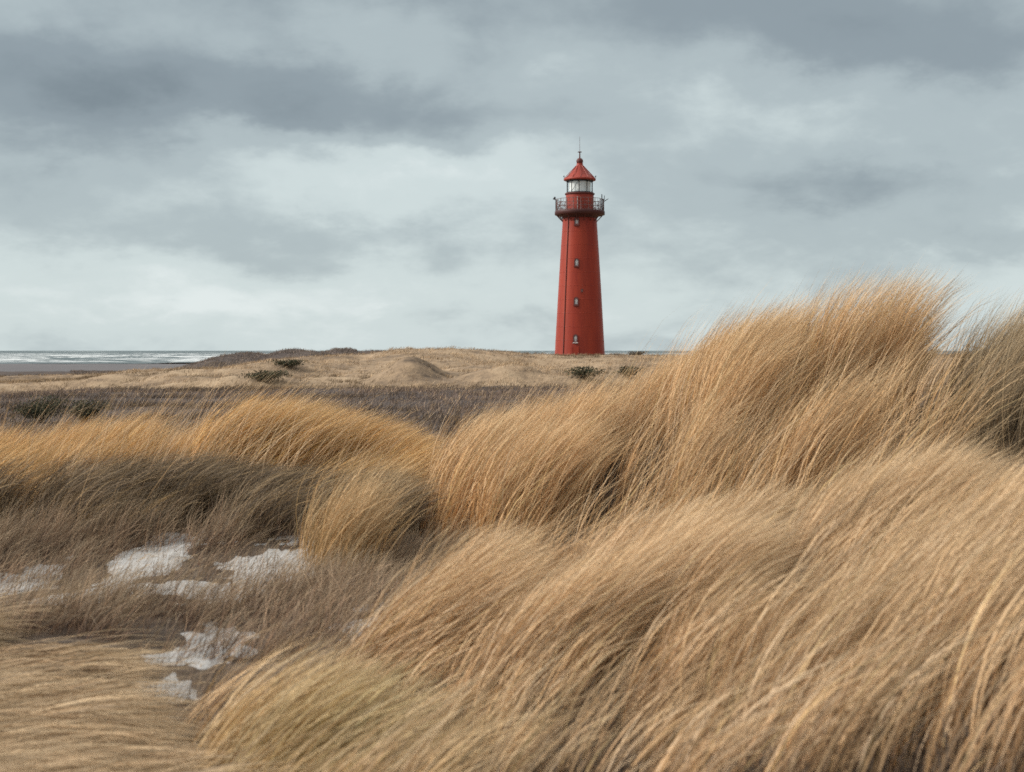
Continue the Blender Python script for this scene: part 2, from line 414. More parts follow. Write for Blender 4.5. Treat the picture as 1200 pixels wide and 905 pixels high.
def meadow(name, label, dens, box_, n_tuft, per, rad, L, lean0, lean1, azim, wid, cols, wts=W6, seg=6, kind='stuff', cat='grass',
           group=None, conv=1.2, mat=None, spread=.16, azvar=.35, curl=1.6, lvar=.27, tipfade=.52, clump=0.0, cs=2.0, patch=0.0, hue=None, patch_y=9.0, low=.70):
    dn = dens if not clump else (lambda x, y: dens(x, y) * (1 - clump * (1 - tuss(x, y, cs))))
    XY, ti, C, off = scatter(dn, *box_, n_tuft, per, rad)
    z = ground_z(XY[:, 0], XY[:, 1])
    root = np.column_stack([XY, z - .02])
    n = len(root); nt = len(C)
    gx, gy = C[:, 0], C[:, 1]
    gust = fbm(gx * .55 + 3, gy * .55, 3) - .5; gust2 = fbm(gx * 1.7 + 40, gy * 1.7, 3) - .5; gust3 = fbm(gx * .8 - 20, gy * .8 + 7, 3) - .5
    f = lambda v: v(gx, gy) if callable(v) else np.full(nt, float(v))
    tl = f(L) * np.exp(RNG.normal(0, .12, nt)) * (1 + .4 * gust3)
    if clump: tl = tl * (low + (1.08 - low) * tuss(gx, gy, cs))
    t0 = f(lean0) + .5 * gust + .35 * gust2 + RNG.normal(0, .10, nt)
    t1 = f(lean1) + .6 * gust + .45 * gust2 + RNG.normal(0, .14, nt)
    ta = f(azim) + azvar * 2.0 * gust2 + azvar * 1.2 * gust + RNG.normal(0, azvar * .5, nt)
    a0 = t0[ti] + RNG.normal(0, spread, n); a1 = t1[ti] + RNG.normal(0, spread * 1.2, n)
    az = ta[ti] + RNG.normal(0, spread * 1.3, n)
    # blades of a tuft fan out at the foot and gather again into a lock: those off to one side lean back towards the axis
    a0 = a0 + conv * off[:, 0] * .8; az = az - conv * off[:, 1] * .6
    Lb = np.minimum(tl[ti] * np.clip(RNG.normal(1, lvar, n), .35, 1.5), 1.42 * f(L)[ti])
    tb = np.exp(RNG.normal(0, .27, nt))[:, None] * (1 + .6 * (fbm(gx * .9 + 11, gy * .9 + 2, 3) - .5))[:, None]
    if patch: tb = tb * (1 - patch * sstep(.50, .60, fbm(gx / 15 + 4, gy / patch_y, 3)))[:, None]
    c = palette(n, cols, wts, tb[ti])
    if hue is not None: c = c * hue(gx, gy)[ti]
    w = np.full(n, wid) * RNG.uniform(.6, 1.35, n) if not callable(wid) else wid(XY[:, 0], XY[:, 1]) * RNG.uniform(.6, 1.35, n)
    o = blades(name, root, Lb, a0, np.maximum(a1, a0 + .05), az, w, c, seg, mat, tipfade, curl)
    tag(o, label, cat, group, kind)
    return o

def poly_w(uvd, soft):
    """density 1 inside the plan polygon given as (u, D) corners, soft edged"""
    P = np.array([((u - 600) * D / F, D) for u, D in uvd])
    def d(x, y):
        inside = np.zeros(x.shape, bool); dist = np.full(x.shape, 1e9)
        for (ax, ay), (bx, by) in zip(P, np.roll(P, -1, 0)):
            c = ((ay > y) != (by > y)) & (x < (bx - ax) * (y - ay) / (by - ay + 1e-12) + ax); inside ^= c
            tt = np.clip(((x - ax) * (bx - ax) + (y - ay) * (by - ay)) / ((bx - ax) ** 2 + (by - ay) ** 2), 0, 1)
            dist = np.minimum(dist, np.hypot(x - ax - tt * (bx - ax), y - ay - tt * (by - ay)))
        sd = np.where(inside, dist, -dist)
        return sstep(-soft, soft, sd + soft * 1.2 * (fbm(x * 2.2, y * 2.2, 3) - .5))
    return d
def nosand(d, k=.5):
    return lambda x, y: d(x, y) * (1 - k * sstep(.3, .5, sand_w(x, y)))

R_ = math.radians
# tall grass of the high dune at the right
dR = poly_w([(515, 9.6), (505, 11.2), (560, 12.2), (800, 12.8), (1000, 12.6), (1055, 12.4), (1075, 10.5), (1072, 9.0), (1040, 7.8), (900, 7.6), (760, 8.0), (640, 8.8)], .18)
meadow('marram_grass', 'tall golden marram grass bending right over the high dune, its tips against the sky', dR, (-1, 6, 7, 13.2), 4300, 14, .024,
       lambda x, y: .76 + .16 * sstep(.4, 2.2, x), R_(8), R_(64), R_(8), .0050, GOLD, [4, 3, 4, 2, 1, 2], clump=.97, cs=2.1, spread=.09)
# clump at its right-hand end, coloured dark to stand in for a shadowed gap
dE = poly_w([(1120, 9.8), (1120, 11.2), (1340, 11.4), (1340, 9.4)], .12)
meadow('grass_tussock', 'tussock with loose stems at the right end of the high dune, shade put into its dark colours', dE, (2.5, 6, 8.5, 12), 1100, 14, .03, .80, R_(12), R_(58), R_(5), .004,
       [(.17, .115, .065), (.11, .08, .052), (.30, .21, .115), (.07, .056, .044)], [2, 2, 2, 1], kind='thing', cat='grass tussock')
# golden grass on the left mound
dM = nosand(poly_w([(-160, 10.3), (-160, 13.6), (120, 13.8), (300, 13.8), (425, 13.4), (440, 12.0), (420, 10.8), (400, 10.5), (300, 10.3), (215, 10.2), (150, 9.6), (60, 9.7), (20, 10.3)], .16), .9)
meadow('golden_grass', 'yellow golden grass blown over the low dune behind the sandy hollow', dM, (-6.5, 0, 9, 14), 5200, 15, .028,
       lambda x, y: .66 + .12 * sstep(10.5, 12.5, y), lambda x, y: R_(48) - R_(26) * sstep(10.2, 12.2, y), R_(72), R_(4), .0054, YEL, [4, 3, 4, 2, 1, 2], tipfade=.32, clump=.98, cs=1.25, spread=.09, low=.55)
# small upright tussock in the middle
dC = poly_w([(375, 8.7), (382, 9.2), (420, 9.3), (430, 8.9), (420, 8.5), (390, 8.4)], .16)
meadow('grass_tussock', 'small olive gold tussock standing upright between the hollow and the high dune', dC, (-1.3, -.4, 8.1, 9.6), 120, 14, .03, .58, R_(10), R_(66), R_(0), .004,
       [(.54, .32, .14), (.42, .26, .11), (.60, .40, .21), (.26, .18, .08)], [3, 2, 2, 1], kind='thing', cat='grass tussock', azvar=.5, clump=.7, cs=3.5)
# near dune: long pale blades sweeping up to the right
def green(x, y):
    g = np.exp(-((x - px(345, 0, 4.3)[0]) / .38) ** 2 - ((y - 4.3) / .5) ** 2)[:, None]
    return 1 - g * np.array([.24, .12, .30])
dF0 = nosand(poly_w([(1500, 3.35), (1500, 6.4), (1200, 6.5), (1000, 6.4), (820, 6.6), (680, 6.8), (580, 6.6), (470, 6.0), (350, 5.4), (240, 4.9), (210, 4.2), (270, 3.6), (700, 3.5)], .12), .8)
dF = lambda x, y: dF0(x, y) * (.22 + .78 * sstep(3.7, 4.5, y)) * (1 - .82 * (1 - sstep(4.2, 5.0, y)) * sstep(-.1, .7, x))
meadow('straw_grass', 'long pale straw coloured grass sweeping across the near dune in front', dF, (-2, 3.2, 2.7, 7.0), 5200, 16, .026,
       lambda x, y: .52 + .08 * sstep(.2, 1.5, x), lambda x, y: R_(20) + R_(16) * sstep(0, -1.2, x) - R_(8) * (1 - sstep(4.2, 5.0, y)), R_(74), R_(6), .0044, STRAW, [4, 3, 3, 2, 1, 2], hue=green, seg=7, clump=.95, cs=2.3, spread=.09, azvar=.24)
# swath pressed flat in the lower left
dB = nosand(poly_w([(-340, 3.4), (-340, 6.7), (-90, 6.5), (-20, 6.0), (35, 5.3), (80, 4.6), (120, 3.4)], .12), .9)
meadow('flattened_grass', 'tan grass pressed flat and combed sideways at the lower left', dB, (-3.9, -.6, 3.3, 7.0), 3600, 14, .022,
       .55, R_(74), R_(93), R_(-14), .0042, [(.38, .25, .145), (.27, .175, .10), (.50, .36, .22), (.11, .075, .055), (.19, .125, .078)], [3, 3, 2, 2, 1], spread=.07, azvar=.18, seg=7, clump=1.0, cs=2.6)
# low reddish grass of the hollow
dH = nosand(poly_w([(-60, 6.6), (-60, 10.2), (200, 9.7), (430, 9.7), (640, 8.9), (900, 7.4), (1200, 7.4), (1200, 6.4), (800, 6.4), (600, 6.4), (420, 5.6), (250, 4.9), (200, 5.6), (130, 6.4)], .2), .72)
meadow('low_grass', 'short reddish brown grass around the bare sand of the hollow', dH, (-4.2, 3.2, 4.6, 10.8), 2100, 12, .035,
       lambda x, y: .24 + .10 * sstep(8.9, 9.7, y), R_(25), R_(62), R_(10), .003, BROWN, [3, 3, 2, 2, 1], seg=5, spread=.4, azvar=.9, mat=M_DULL, clump=.8, cs=2.4)

# dead stems added under the tall grass, coloured dark as shade between locks
SHADE_THATCH = [(.085, .06, .045), (.055, .042, .035), (.13, .09, .06), (.045, .038, .036)]
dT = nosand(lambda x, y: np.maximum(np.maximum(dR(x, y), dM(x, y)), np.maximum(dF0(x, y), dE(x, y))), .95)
meadow('shade_thatch', 'dead stems added low under the tall dune grass, dark as shade in its gaps', dT, (-6.5, 6.2, 3.0, 14), 5200, 14, .08,
       .20, R_(20), R_(70), R_(10), .005, SHADE_THATCH, [3, 3, 1.5, 2], seg=4, spread=.5, azvar=.9, mat=M_DULL, tipfade=.06, cat='dead grass')

dK = nosand(poly_w([(-160, 9.6), (-160, 11.0), (150, 10.9), (300, 11.0), (470, 11.2), (490, 10.2), (440, 9.5), (300, 9.35), (150, 9.4), (40, 9.8)], .15), .97)  # brown grass; the shade at the mound's foot is put into its colours
meadow('foot_shade_grass', 'brown grass arching over at the foot of the left dune, shade put into its dark colours', dK, (-5.2, -.5, 9.1, 11.6), 1900, 14, .03,
       .50, R_(22), R_(92), R_(0), .0042, [(.13, .088, .055), (.075, .055, .042), (.24, .165, .09), (.05, .04, .035), (.36, .24, .12)], [3, 3, 2, 2, 1], seg=6, clump=.9, cs=2.2, spread=.12, azvar=.5, tipfade=.15)
# long thin stems that stand above the tussocks
meadow('grass_stems', 'sparse long thin pale stems standing out above the tall dune grass', lambda x, y: np.maximum(dR(x, y), np.maximum(dM(x, y), .5 * dE(x, y))), (-6.5, 6.2, 7, 14), 900, 4, .05,
       .98, R_(8), R_(58), R_(6), .0034, STRAW, [3, 3, 3, 1, 1, 1], seg=7, spread=.14, azvar=.3, lvar=.2)

# bits of straw blown flat over the bare sand
dS = lambda x, y: sstep(.25, .5, sand_w(x, y)) * (y < 11) * (y > 5)
meadow('fallen_straw', 'loose bits of dead straw scattered flat over the pale sand', dS, (-4.2, .6, 5, 10.9), 1300, 5, .10,
       .13, R_(70), R_(88), R_(15), .004, [(.30, .20, .12), (.16, .11, .075), (.42, .30, .18), (.09, .065, .05)], [3, 3, 2, 2], seg=4, spread=.3, azvar=1.2, mat=M_DULL, cat='straw')

# heather on the plain and grass on the far dunes
def ring(r0, r1, t0, t1):
    def d(x, y):
        r = np.hypot(x, y); t = np.arctan2(x, y)
        return ((r > r0) & (r < r1) & (t > t0) & (t < t1)).astype(float)
    return d
dHe = lambda x, y: ring(58, 154, -.42, .42)(x, y) * (.25 + .75 * sstep(.38, .6, fbm(x / 5, y / 5, 3)))
meadow('heather', 'low dark purple brown heather over the flat plain', dHe, (-62, 62, 56, 156), 13000, 9, .3, .42, R_(20), R_(50), R_(0), .03,
       [(.07, .05, .043), (.095, .068, .054), (.155, .11, .075), (.045, .034, .03), (.28, .19, .11)], [4, 3, 2, 3, 1], seg=2, mat=M_DULL, spread=.5, azvar=1, tipfade=.05, patch=-1.1)
dD = lambda x, y: ring(146, 330, -.42, .40)(x, y) * (.2 + .8 * sstep(.36, .58, fbm(x / 4, y / 4, 3)))
meadow('dune_grass', 'short pale tan grass over the distant dunes before the lighthouse', dD, (-130, 125, 144, 330), 21000, 8, .33, .48, R_(15), R_(55), R_(0), .045,
       [(.40, .285, .175), (.32, .225, .14), (.48, .35, .225), (.24, .165, .11), (.15, .11, .08)], [4, 3, 3, 2, 1], seg=2, mat=M_DULL, spread=.4, azvar=.8, tipfade=.1, patch=.6, patch_y=24.0)
dFar = lambda x, y: ring(325, 400, -.30, -.06)(x, y) * (.2 + .8 * sstep(.36, .58, fbm(x / 6, y / 6, 3)))
meadow('scrub', 'grey brown scrub over the farthest dunes at the edge of the beach', dFar, (-120, -15, 310, 402), 4500, 7, .6, .5, R_(10), R_(40), R_(0), .09,
       [(.19, .145, .12), (.15, .118, .105), (.25, .19, .145), (.10, .083, .076)], [3, 3, 2, 2], seg=2, mat=M_DULL, spread=.5, azvar=1, tipfade=.05, cat='scrub')

# ------------------------------------------------------------------ shrubs
def shrub(u, D, w, h, label, cols, n=1500, leaf=.03, group=None, v=None):
    if v:   # stand it where the ground at this bearing lies at the photographed height
        Ds = np.linspace(100, D + 34, 400); zz = ground_z((u - 600) * Ds / F, Ds)
        vis = np.abs(411 - zz * F / Ds - v) + np.abs(Ds - D) * .02
        hidden = np.maximum.accumulate((zz + .25) / Ds) - (zz + .25) / Ds; vis = vis + hidden * 20000 + 100 * (Ds < D - 34); D = float(Ds[vis.argmin()])
    X = (u - 600) * D / F
    z0 = float(ground_z(np.array([X]), np.array([D]))[0])
    root = empty('shrub', (X, D, z0)); tag(root, label, 'shrub', group)
    # twigs
    bm = bmesh.new(); tips = []
    rs = random.Random(int(u * 7 + D))
    for k in range(14):
        a = rs.uniform(0, 2*PI); rr_ = rs.uniform(.2, 1) * w * .5
        q = Vector((rr_ * math.cos(a) + .1 * w, rr_ * .7 * math.sin(a), h * rs.uniform(.5, .95)))
        p = Vector((q.x * .03, q.y * .03, -.05)); mid_ = (p + q) / 2 + Vector((0, 0, h * .12))
        tube(bm, p, mid_, leaf * .5, leaf * .35, 5); tube(bm, mid_, q, leaf * .35, leaf * .12, 5); tips.append(q); tips.append(mid_)
    bobj('stem', bm, M_DARK2, root)
    # leaves around the twigs
    T_ = np.array([tuple(t) for t in tips]); idx = RNG.integers(0, len(T_), n)
    P0 = T_[idx] + RNG.normal(0, 1, (n, 3)) * np.array([w * .11, w * .08, h * .13])
    P0[:, 2] = np.clip(P0[:, 2], 0, h * 1.1)
    a = RNG.normal(size=(n, 3)); a /= np.linalg.norm(a, axis=1, keepdims=True)
    b = np.cross(a, RNG.normal(size=(n, 3))); b /= np.linalg.norm(b, axis=1, keepdims=True)
    l = leaf * RNG.uniform(.7, 1.5, n)[:, None]
    vs = np.stack([P0 - a * l, P0 + b * l * .4, P0 + a * l, P0 - b * l * .4], 1).reshape(-1, 3)
    me = mesh_from('foliage', vs, np.arange(4 * n), np.arange(0, 4 * n, 4), M_DULL, False)
    c = np.array(cols)[RNG.integers(0, len(cols), n)] * RNG.lognormal(0, .25, (n, 1))
    c = np.repeat(np.column_stack([c, np.ones(n)]), 4, 0).astype(np.float32)
    at = me.attributes.new('tint', 'FLOAT_COLOR', 'POINT'); at.data.foreach_set('color', c.ravel())
    obj('foliage', me, root)
    return root
M_DARK2 = paint('bark', (.09, .065, .05), (.05, .04, .032), .9, streak=False)
GRN = [(.045, .052, .03), (.03, .038, .024), (.075, .075, .042), (.07, .055, .038), (.13, .10, .06)]
shrub(48, 80, 3.2, 1.35, 'dark green bush behind the golden grass, the nearer to the left edge', GRN, 3000, .06)
shrub(98, 82, 2.5, 1.1, 'smaller dark green bush beside the bush near the left edge', GRN, 2200, .06)
shrub(338, 199, 5.2, 1.0, 'dark low bush high on the dune, the upper of two stacked dark bushes', GRN, 1500, .12, v=430)
shrub(305, 172, 6.0, 1.1, 'broad dark bush in the dip below the upper dark bush', GRN, 1700, .12, v=447)
shrub(685, 176, 4.5, 1.2, 'dark bush below the lighthouse, half behind the grass tips', GRN, 1200, .12, v=444)
shrub(737, 178, 2.6, 1.2, 'small dark bush right of the bush below the lighthouse', GRN, 900, .12, v=442)
shrub(744, 246, 3.0, .9, 'twiggy scrub on the crest right beside the lighthouse foot', [(.16, .12, .085), (.11, .085, .065), (.07, .065, .05)], 900, .10)

# ------------------------------------------------------------------ lighthouse
LD = 258.0
S = LD / F
LX = (679.4 - 600) * S
LH = empty('lighthouse', (LX, LD, -3.0))
tag(LH, 'tall round red lighthouse with gallery and lantern rising behind the dunes', 'lighthouse')
def zv(v): return (411 - v) * S + 3.0                # height above the lighthouse's foot
RT = lambda z: np.interp(z, [0, zv(413), zv(340), zv(300), zv(262), zv(254)], [4.85, 29.2*S, 25.1*S, 22.7*S, 20.2*S, 20.0*S])
bm = bmesh.new()
prof = [(5.1, 0), (5.1, .5), (4.9, .55)] + [(float(RT(z)), z) for z in np.linspace(.56, zv(254), 40)]
lathe(bm, prof, 72); bobj('tower', bm, M_RED, LH, True); tower = LH.children[-1] if LH.children else None
tower = [o for o in bpy.data.objects if o.name.startswith('tower')][0]
# plate bands round the tower
bm = bmesh.new()
for z in np.arange(2.4, zv(256), 2.45):
    r = float(RT(z)); lathe(bm, [(r - .02, z - .05), (r + .007, z - .05), (r + .007, z + .05), (r - .02, z + .05)], 72)
bobj('plate_band', bm, M_RED, tower, True)
# angles: photo offset from the axis -> azimuth on the near side (facing -Y)
def on_wall(r, frac):
    a = math.asin(frac); return Vector((r * math.sin(a), -r * math.cos(a), 0)), a
# cable down the side
bm = bmesh.new(); prev = None
for z in np.linspace(.6, zv(254), 30):
    r = float(RT(z)) + .06; p, a = on_wall(r, -.68); p.z = z
    if prev is not None: tube(bm, prev, p, .09, n=6)
    prev = p
bobj('cable', bm, M_DKRED, LH)
def arch(w, h, n=8):
    pts = [(-w/2, -h/2), (w/2, -h/2)]
    for k in range(n + 1):
        a = PI * k / n; pts.append((w/2 * math.cos(a), h/2 - w/2 + w/2 * math.sin(a)))
    return pts
def prism(bm, pts, y0, y1, M, hole=None):
    if hole is None:
        A = [bm.verts.new(M @ Vector((x, y0, z))) for x, z in pts]; B = [bm.verts.new(M @ Vector((x, y1, z))) for x, z in pts]
        n = len(pts); bm.faces.new(A); bm.faces.new(B[::-1])
        for k in range(n): bm.faces.new((A[k], B[k], B[(k+1) % n], A[(k+1) % n]))
    else:
        rows = [[bm.verts.new(M @ Vector((x, y, z))) for x, z in p] for p, y in ((pts, y1), (pts, y0), (hole, y0), (hole, y1))]
        n = len(pts)
        for q in range(4):
            for k in range(n): bm.faces.new((rows[q][k], rows[q][(k+1) % n], rows[(q+1) % 4][(k+1) % n], rows[(q+1) % 4][k]))
def window(v, du, w, h, sill=True):
    z = zv(v); r = float(RT(z)); p, a = on_wall(r, du / (r / S)); p.z = z
    tilt = math.atan((RT(z - 1) - RT(z + 1)) / 2)
    M = Matrix.Translation(p) @ Matrix.Rotation(a, 4, 'Z') @ Matrix.Rotation(tilt * -1, 4, 'X')
    bm = bmesh.new(); prism(bm, arch(w, h), -.14, .3, M, arch(w * .62, h * .74))
    f = bobj('window', bm, M_DKRED, LH)
    bm = bmesh.new(); prism(bm, arch(w * .63, h * .75), .0, .06, M); g = bobj('pane', bm, M_PANE, f)
    bm = bmesh.new(); box(bm, (0, -.03, 0), (.06, .05, h * .76)); box(bm, (0, -.035, .05), (w * .64, .045, .06)); bmesh.ops.transform(bm, matrix=M, verts=bm.verts)
    bobj('glazing_bar', bm, M_WHITE, f)
    bm = bmesh.new(); box(bm, (0, -.12, -h/2 - .05), (w * 1.15, .34, .09)); bmesh.ops.transform(bm, matrix=M, verts=bm.verts)
    bobj('sill', bm, M_DKRED if v != 397 else M_WHITE, f)
for v, du in ((261, -4.4), (309, -4.6), (354, -5.3), (397, -6.2)): window(v, du, .88, 1.5)
# small wall lamp
z = zv(342); r = float(RT(z)); p, a = on_wall(r + .12, 1.2/25); p.z = z
bm = bmesh.new(); box(bm, p, (.34, .26, .42), a); box(bm, p + Vector((0, -.02, .27)), (.46, .40, .07), a); bobj('wall_lamp', bm, M_RAIL, LH)
# door low on the wall
z = zv(413); r = float(RT(z)); p, a = on_wall(r, -6.2/29); p.z = zv(413)
M = Matrix.Translation(p) @ Matrix.Rotation(a, 4, 'Z')
bm = bmesh.new(); prism(bm, [(-.62, -1.2), (.62, -1.2), (.62, .95), (-.62, .95)], -.12, .3, M); d_ = bobj('door', bm, M_RED, LH)
bm = bmesh.new(); box(bm, (.42, -.17, -.2), (.05, .10, .3)); bmesh.ops.transform(bm, matrix=M, verts=bm.verts); bobj('handle', bm, M_RAIL, d_)
# gallery
zg = zv(252.8); zt = zv(247.8); rg = 29.3 * S
bm = bmesh.new()
lathe(bm, [(19.9*S, zg - .55), (20.6*S, zg - .5), (21.4*S, zg - .1), (rg - .25, zg), (rg, zg + .12), (rg, zt - .1), (rg - .06, zt), (2.3, zt)], 72)
gal = bobj('gallery', bm, M_GAL, LH, True)
for k in range(16):
    a = 2*PI*(k + .5)/16; c, s_ = math.cos(a), math.sin(a)
    bm = bmesh.new()
    ri = float(RT(zv(261))) - .02
    tube(bm, ((rg - .35) * c, (rg - .35) * s_, zg + .02), (ri * c, ri * s_, zv(260)), .075, n=5)
    tube(bm, ((rg - .35) * c, (rg - .35) * s_, zg - .02), (3.1 * c, 3.1 * s_, zg - .04), .06, n=5)
    bobj('bracket', bm, M_DKRED, gal)
rp = rg - .18; rh = 13.6 * S
bm = bmesh.new(); nP = 20
for k in range(nP):
    a = 2*PI*k/nP; b2 = 2*PI*(k+1)/nP
    P = lambda ang, h: (rp * math.cos(ang), rp * math.sin(ang), zt + h)
    tube(bm, P(a, -.02), P(a, rh), .062, n=5)
    for h in (.12, rh * .36, rh * .68, rh): tube(bm, P(a, h), P(b2, h), .045, n=5)
    tube(bm, P(a, .12), P(b2, rh * .68), .035, n=4); tube(bm, P(b2, .12), P(a, rh * .68), .035, n=4)
    m_ = (a + b2) / 2; tube(bm, P(m_, .12), P(m_, rh), .03, n=4)
bobj('railing', bm, M_RAIL, gal)
# watch room
rw = 16.3 * S; zw = zv(228)
bm = bmesh.new(); lathe(bm, [(rw, zt - .01), (rw, zw)], 64); watch = bobj('watch_room', bm, M_RED2, LH, True)
bm = bmesh.new(); lathe(bm, [(rw - .1, zw - .12), (rw + .16, zw - .06), (rw + .2, zw + .1), (rw + .1, zw + .2), (2.1, zw + .22)], 64); bobj('sill_ring', bm, M_DKRED, watch, True)
p, a = on_wall(rw, .02)
M = Matrix.Translation(p + Vector((0, 0, zt))) @ Matrix.Rotation(a, 4, 'Z')
bm = bmesh.new(); prism(bm, [(-.52, .05), (.52, .05), (.52, 2.25), (-.52, 2.25)], -.06, .2, M); dr = bobj('door', bm, M_RED, watch)
bm = bmesh.new(); box(bm, (-.60, -.08, 1.25), (.10, .12, 2.4)); bmesh.ops.transform(bm, matrix=M, verts=bm.verts); bobj('door_frame', bm, M_WHITE, dr)
for du in (-15.6, 15.9):
    p, a = on_wall(rw + .12, du / 17.1); bm = bmesh.new(); tube(bm, p + Vector((0, 0, zt)), p + Vector((0, 0, zt + 2.3)), .07); bobj('drainpipe', bm, M_WHITE, watch)
# lantern
rl = 15.3 * S; z0 = zw + .22; z1 = zv(212)
bm = bmesh.new(); nL = 10
for k in range(nL):
    a = 2*PI*(k + .35)/nL; b2 = 2*PI*(k + 1.35)/nL
    P = lambda ang, z: (rl * math.cos(ang), rl * math.sin(ang), z)
    tube(bm, P(a, z0 - .02), P(a, z1 + .05), .072, n=6)
    if k % 5 in (1, 4): tube(bm, P(a, z0 + .15), P(b2, z1 - .1), .04, n=5)
lathe(bm, [(rl - .1, z1 - .18), (rl + .08, z1 - .18), (rl + .08, z1 + .02), (rl - .1, z1 + .02)], 48)
lathe(bm, [(rl - .1, z0 - .01), (rl + .08, z0 - .01), (rl + .08, z0 + .14), (rl - .1, z0 + .14)], 48)
lan = bobj('lantern', bm, M_DARK, LH)
bm = bmesh.new(); lathe(bm, [(rl - .05, z0 + .1), (rl - .05, z1 - .1)], nL); bobj('glazing', bm, M_GLASS, lan)
bm = bmesh.new(); lathe(bm, [(.35, z0 - .2), (.5, z0 + .1), (1.1, z0 + .3), (1.3, z0 + .7), (1.38, z0 + 1.1), (1.3, z0 + 1.5), (1.1, z0 + 1.85), (.4, z0 + 2.0)], 24, closed=True); bobj('lens', bm, M_BRASS, lan, True)
bm = bmesh.new(); lathe(bm, [(1.96, z0 + .05), (1.96, z1 - .25)], 32); bobj('added_backing', bm, M_BRASS, lan, True)  # white cylinder added so the glazing looks pale, like light coming through
# roof
re_ = 18.9 * S; zr = zv(211.2); zn_ = zv(194); rn = 3.7 * S
bm = bmesh.new()
lathe(bm, [(rl - .2, z1 + .02), (re_ - .12, z1 + .02), (re_, z1 + .1), (re_, z1 + .3), (re_ - .15, z1 + .42), (re_ * .62, zr + (zn_ - zr) * .42), (rn + .12, zn_ - .1), (rn, zn_ + .05), (rn, zv(191.6))], 48)
roof = bobj('roof', bm, M_RED2, LH, True)
bm = bmesh.new()
for k in range(12):
    a = 2*PI*k/12; tube(bm, ((re_ - .12) * math.cos(a), (re_ - .12) * math.sin(a), z1 + .44), ((rn + .1) * math.cos(a), (rn + .1) * math.sin(a), zn_ - .06), .05, n=5)
bobj('roof_rib', bm, M_RED2, roof)
bm = bmesh.new(); zc = zv(189.2); rb = 4.0 * S
lathe(bm, [(rn * .9, zv(191.8))] + [(max(.03, rb * math.cos(t)), zc + rb * math.sin(t)) for t in np.linspace(-.75, 1.5, 12)], 24); bobj('ventilator_ball', bm, M_DKRED, roof, True)
bm = bmesh.new(); tube(bm, (0, 0, zc + rb - .1), (0, 0, zv(178.5)), .13, .10, 8); tube(bm, (0, 0, zv(178.8)), (0, 0, zv(160)), .035, .02, 6)
lathe(bm, [(.05, zv(179.2)), (.33, zv(178.7)), (.36, zv(178)), (.05, zv(177.6))], 16)
tube(bm, (-.36, 0, zv(178.2)), (.36, 0, zv(178.2)), .07); bobj('lightning_rod', bm, M_DKRED, roof)
for sx in (-1, 1):
    bm = bmesh.new(); x = sx * re_ * .98; tube(bm, (x, 0, z1 + .25), (x, 0, zv(207.5)), .03); bmesh.ops.create_icosphere(bm, subdivisions=2, radius=.13, matrix=Matrix.Translation((x, 0, zv(206.8)))); bobj('knob', bm, M_DARK, roof)
# gear on the gallery
bm = bmesh.new(); x = -29.6 * S; tube(bm, (-rp, 0, zt), (-rp, 0, zt + rh + .2), .07); tube(bm, (-rp, 0, zt + rh + .1), (x - .1, 0, zv(233.5)), .06); tube(bm, (x - .16, 0, zv(234)), (x + .12, 0, zv(231)), .2, .15, 8); bobj('floodlight', bm, M_DARK, LH)
bm = bmesh.new(); x = 25.2 * S; y = -math.sqrt(max(0, (rp - .1) ** 2 - x * x)); tube(bm, (x, y, zt), (x, y, zv(229)), .10, .08, 6); tube(bm, (x - .3, y, zv(235)), (x + .5, y, zv(235)), .06); tube(bm, (x + .45, y, zv(235)), (x + .45, y, zv(230.5)), .05); bobj('antenna', bm, M_DARK, LH)
bm = bmesh.new(); tube(bm, (rp, 0, zt), (rp, 0, zt + rh), .08); tube(bm, (rp - .1, 0, zt + rh - .4), (33.6 * S, 0, zv(233)), .09, .05); bobj('davit', bm, M_DARK, LH)

# ------------------------------------------------------------------ sky and sun
SUN_EL, SUN_AZ = R_(30), R_(-93)          # azimuth clockwise from +Y: from the left, a little behind the camera
w = bpy.data.worlds.new('World'); sc.world = w; w.use_nodes = True
nt = w.node_tree; nt.nodes.clear()
wo = nt.nodes.new('ShaderNodeOutputWorld'); bg = nt.nodes.new('ShaderNodeBackground'); bg.inputs['Strength'].default_value = .05
sky = nt.nodes.new('ShaderNodeTexSky'); sky.sky_type = 'NISHITA'; sky.sun_disc = False; sky.sun_elevation = SUN_EL; sky.sun_rotation = SUN_AZ
tc = nt.nodes.new('ShaderNodeTexCoord'); L_ = nt.links.new
def mth(op, a, b=None, c=None, clamp=False):
    n = nt.nodes.new('ShaderNodeMath'); n.operation = op; n.use_clamp = clamp
    for k, v in enumerate((a, b, c)):
        if v is None: continue
        if isinstance(v, (int, float)): n.inputs[k].default_value = v
        else: L_(v, n.inputs[k])
    return n.outputs[0]
sp = nt.nodes.new('ShaderNodeSeparateXYZ'); L_(tc.outputs['Generated'], sp.inputs[0])
dx, dy, dz = sp.outputs
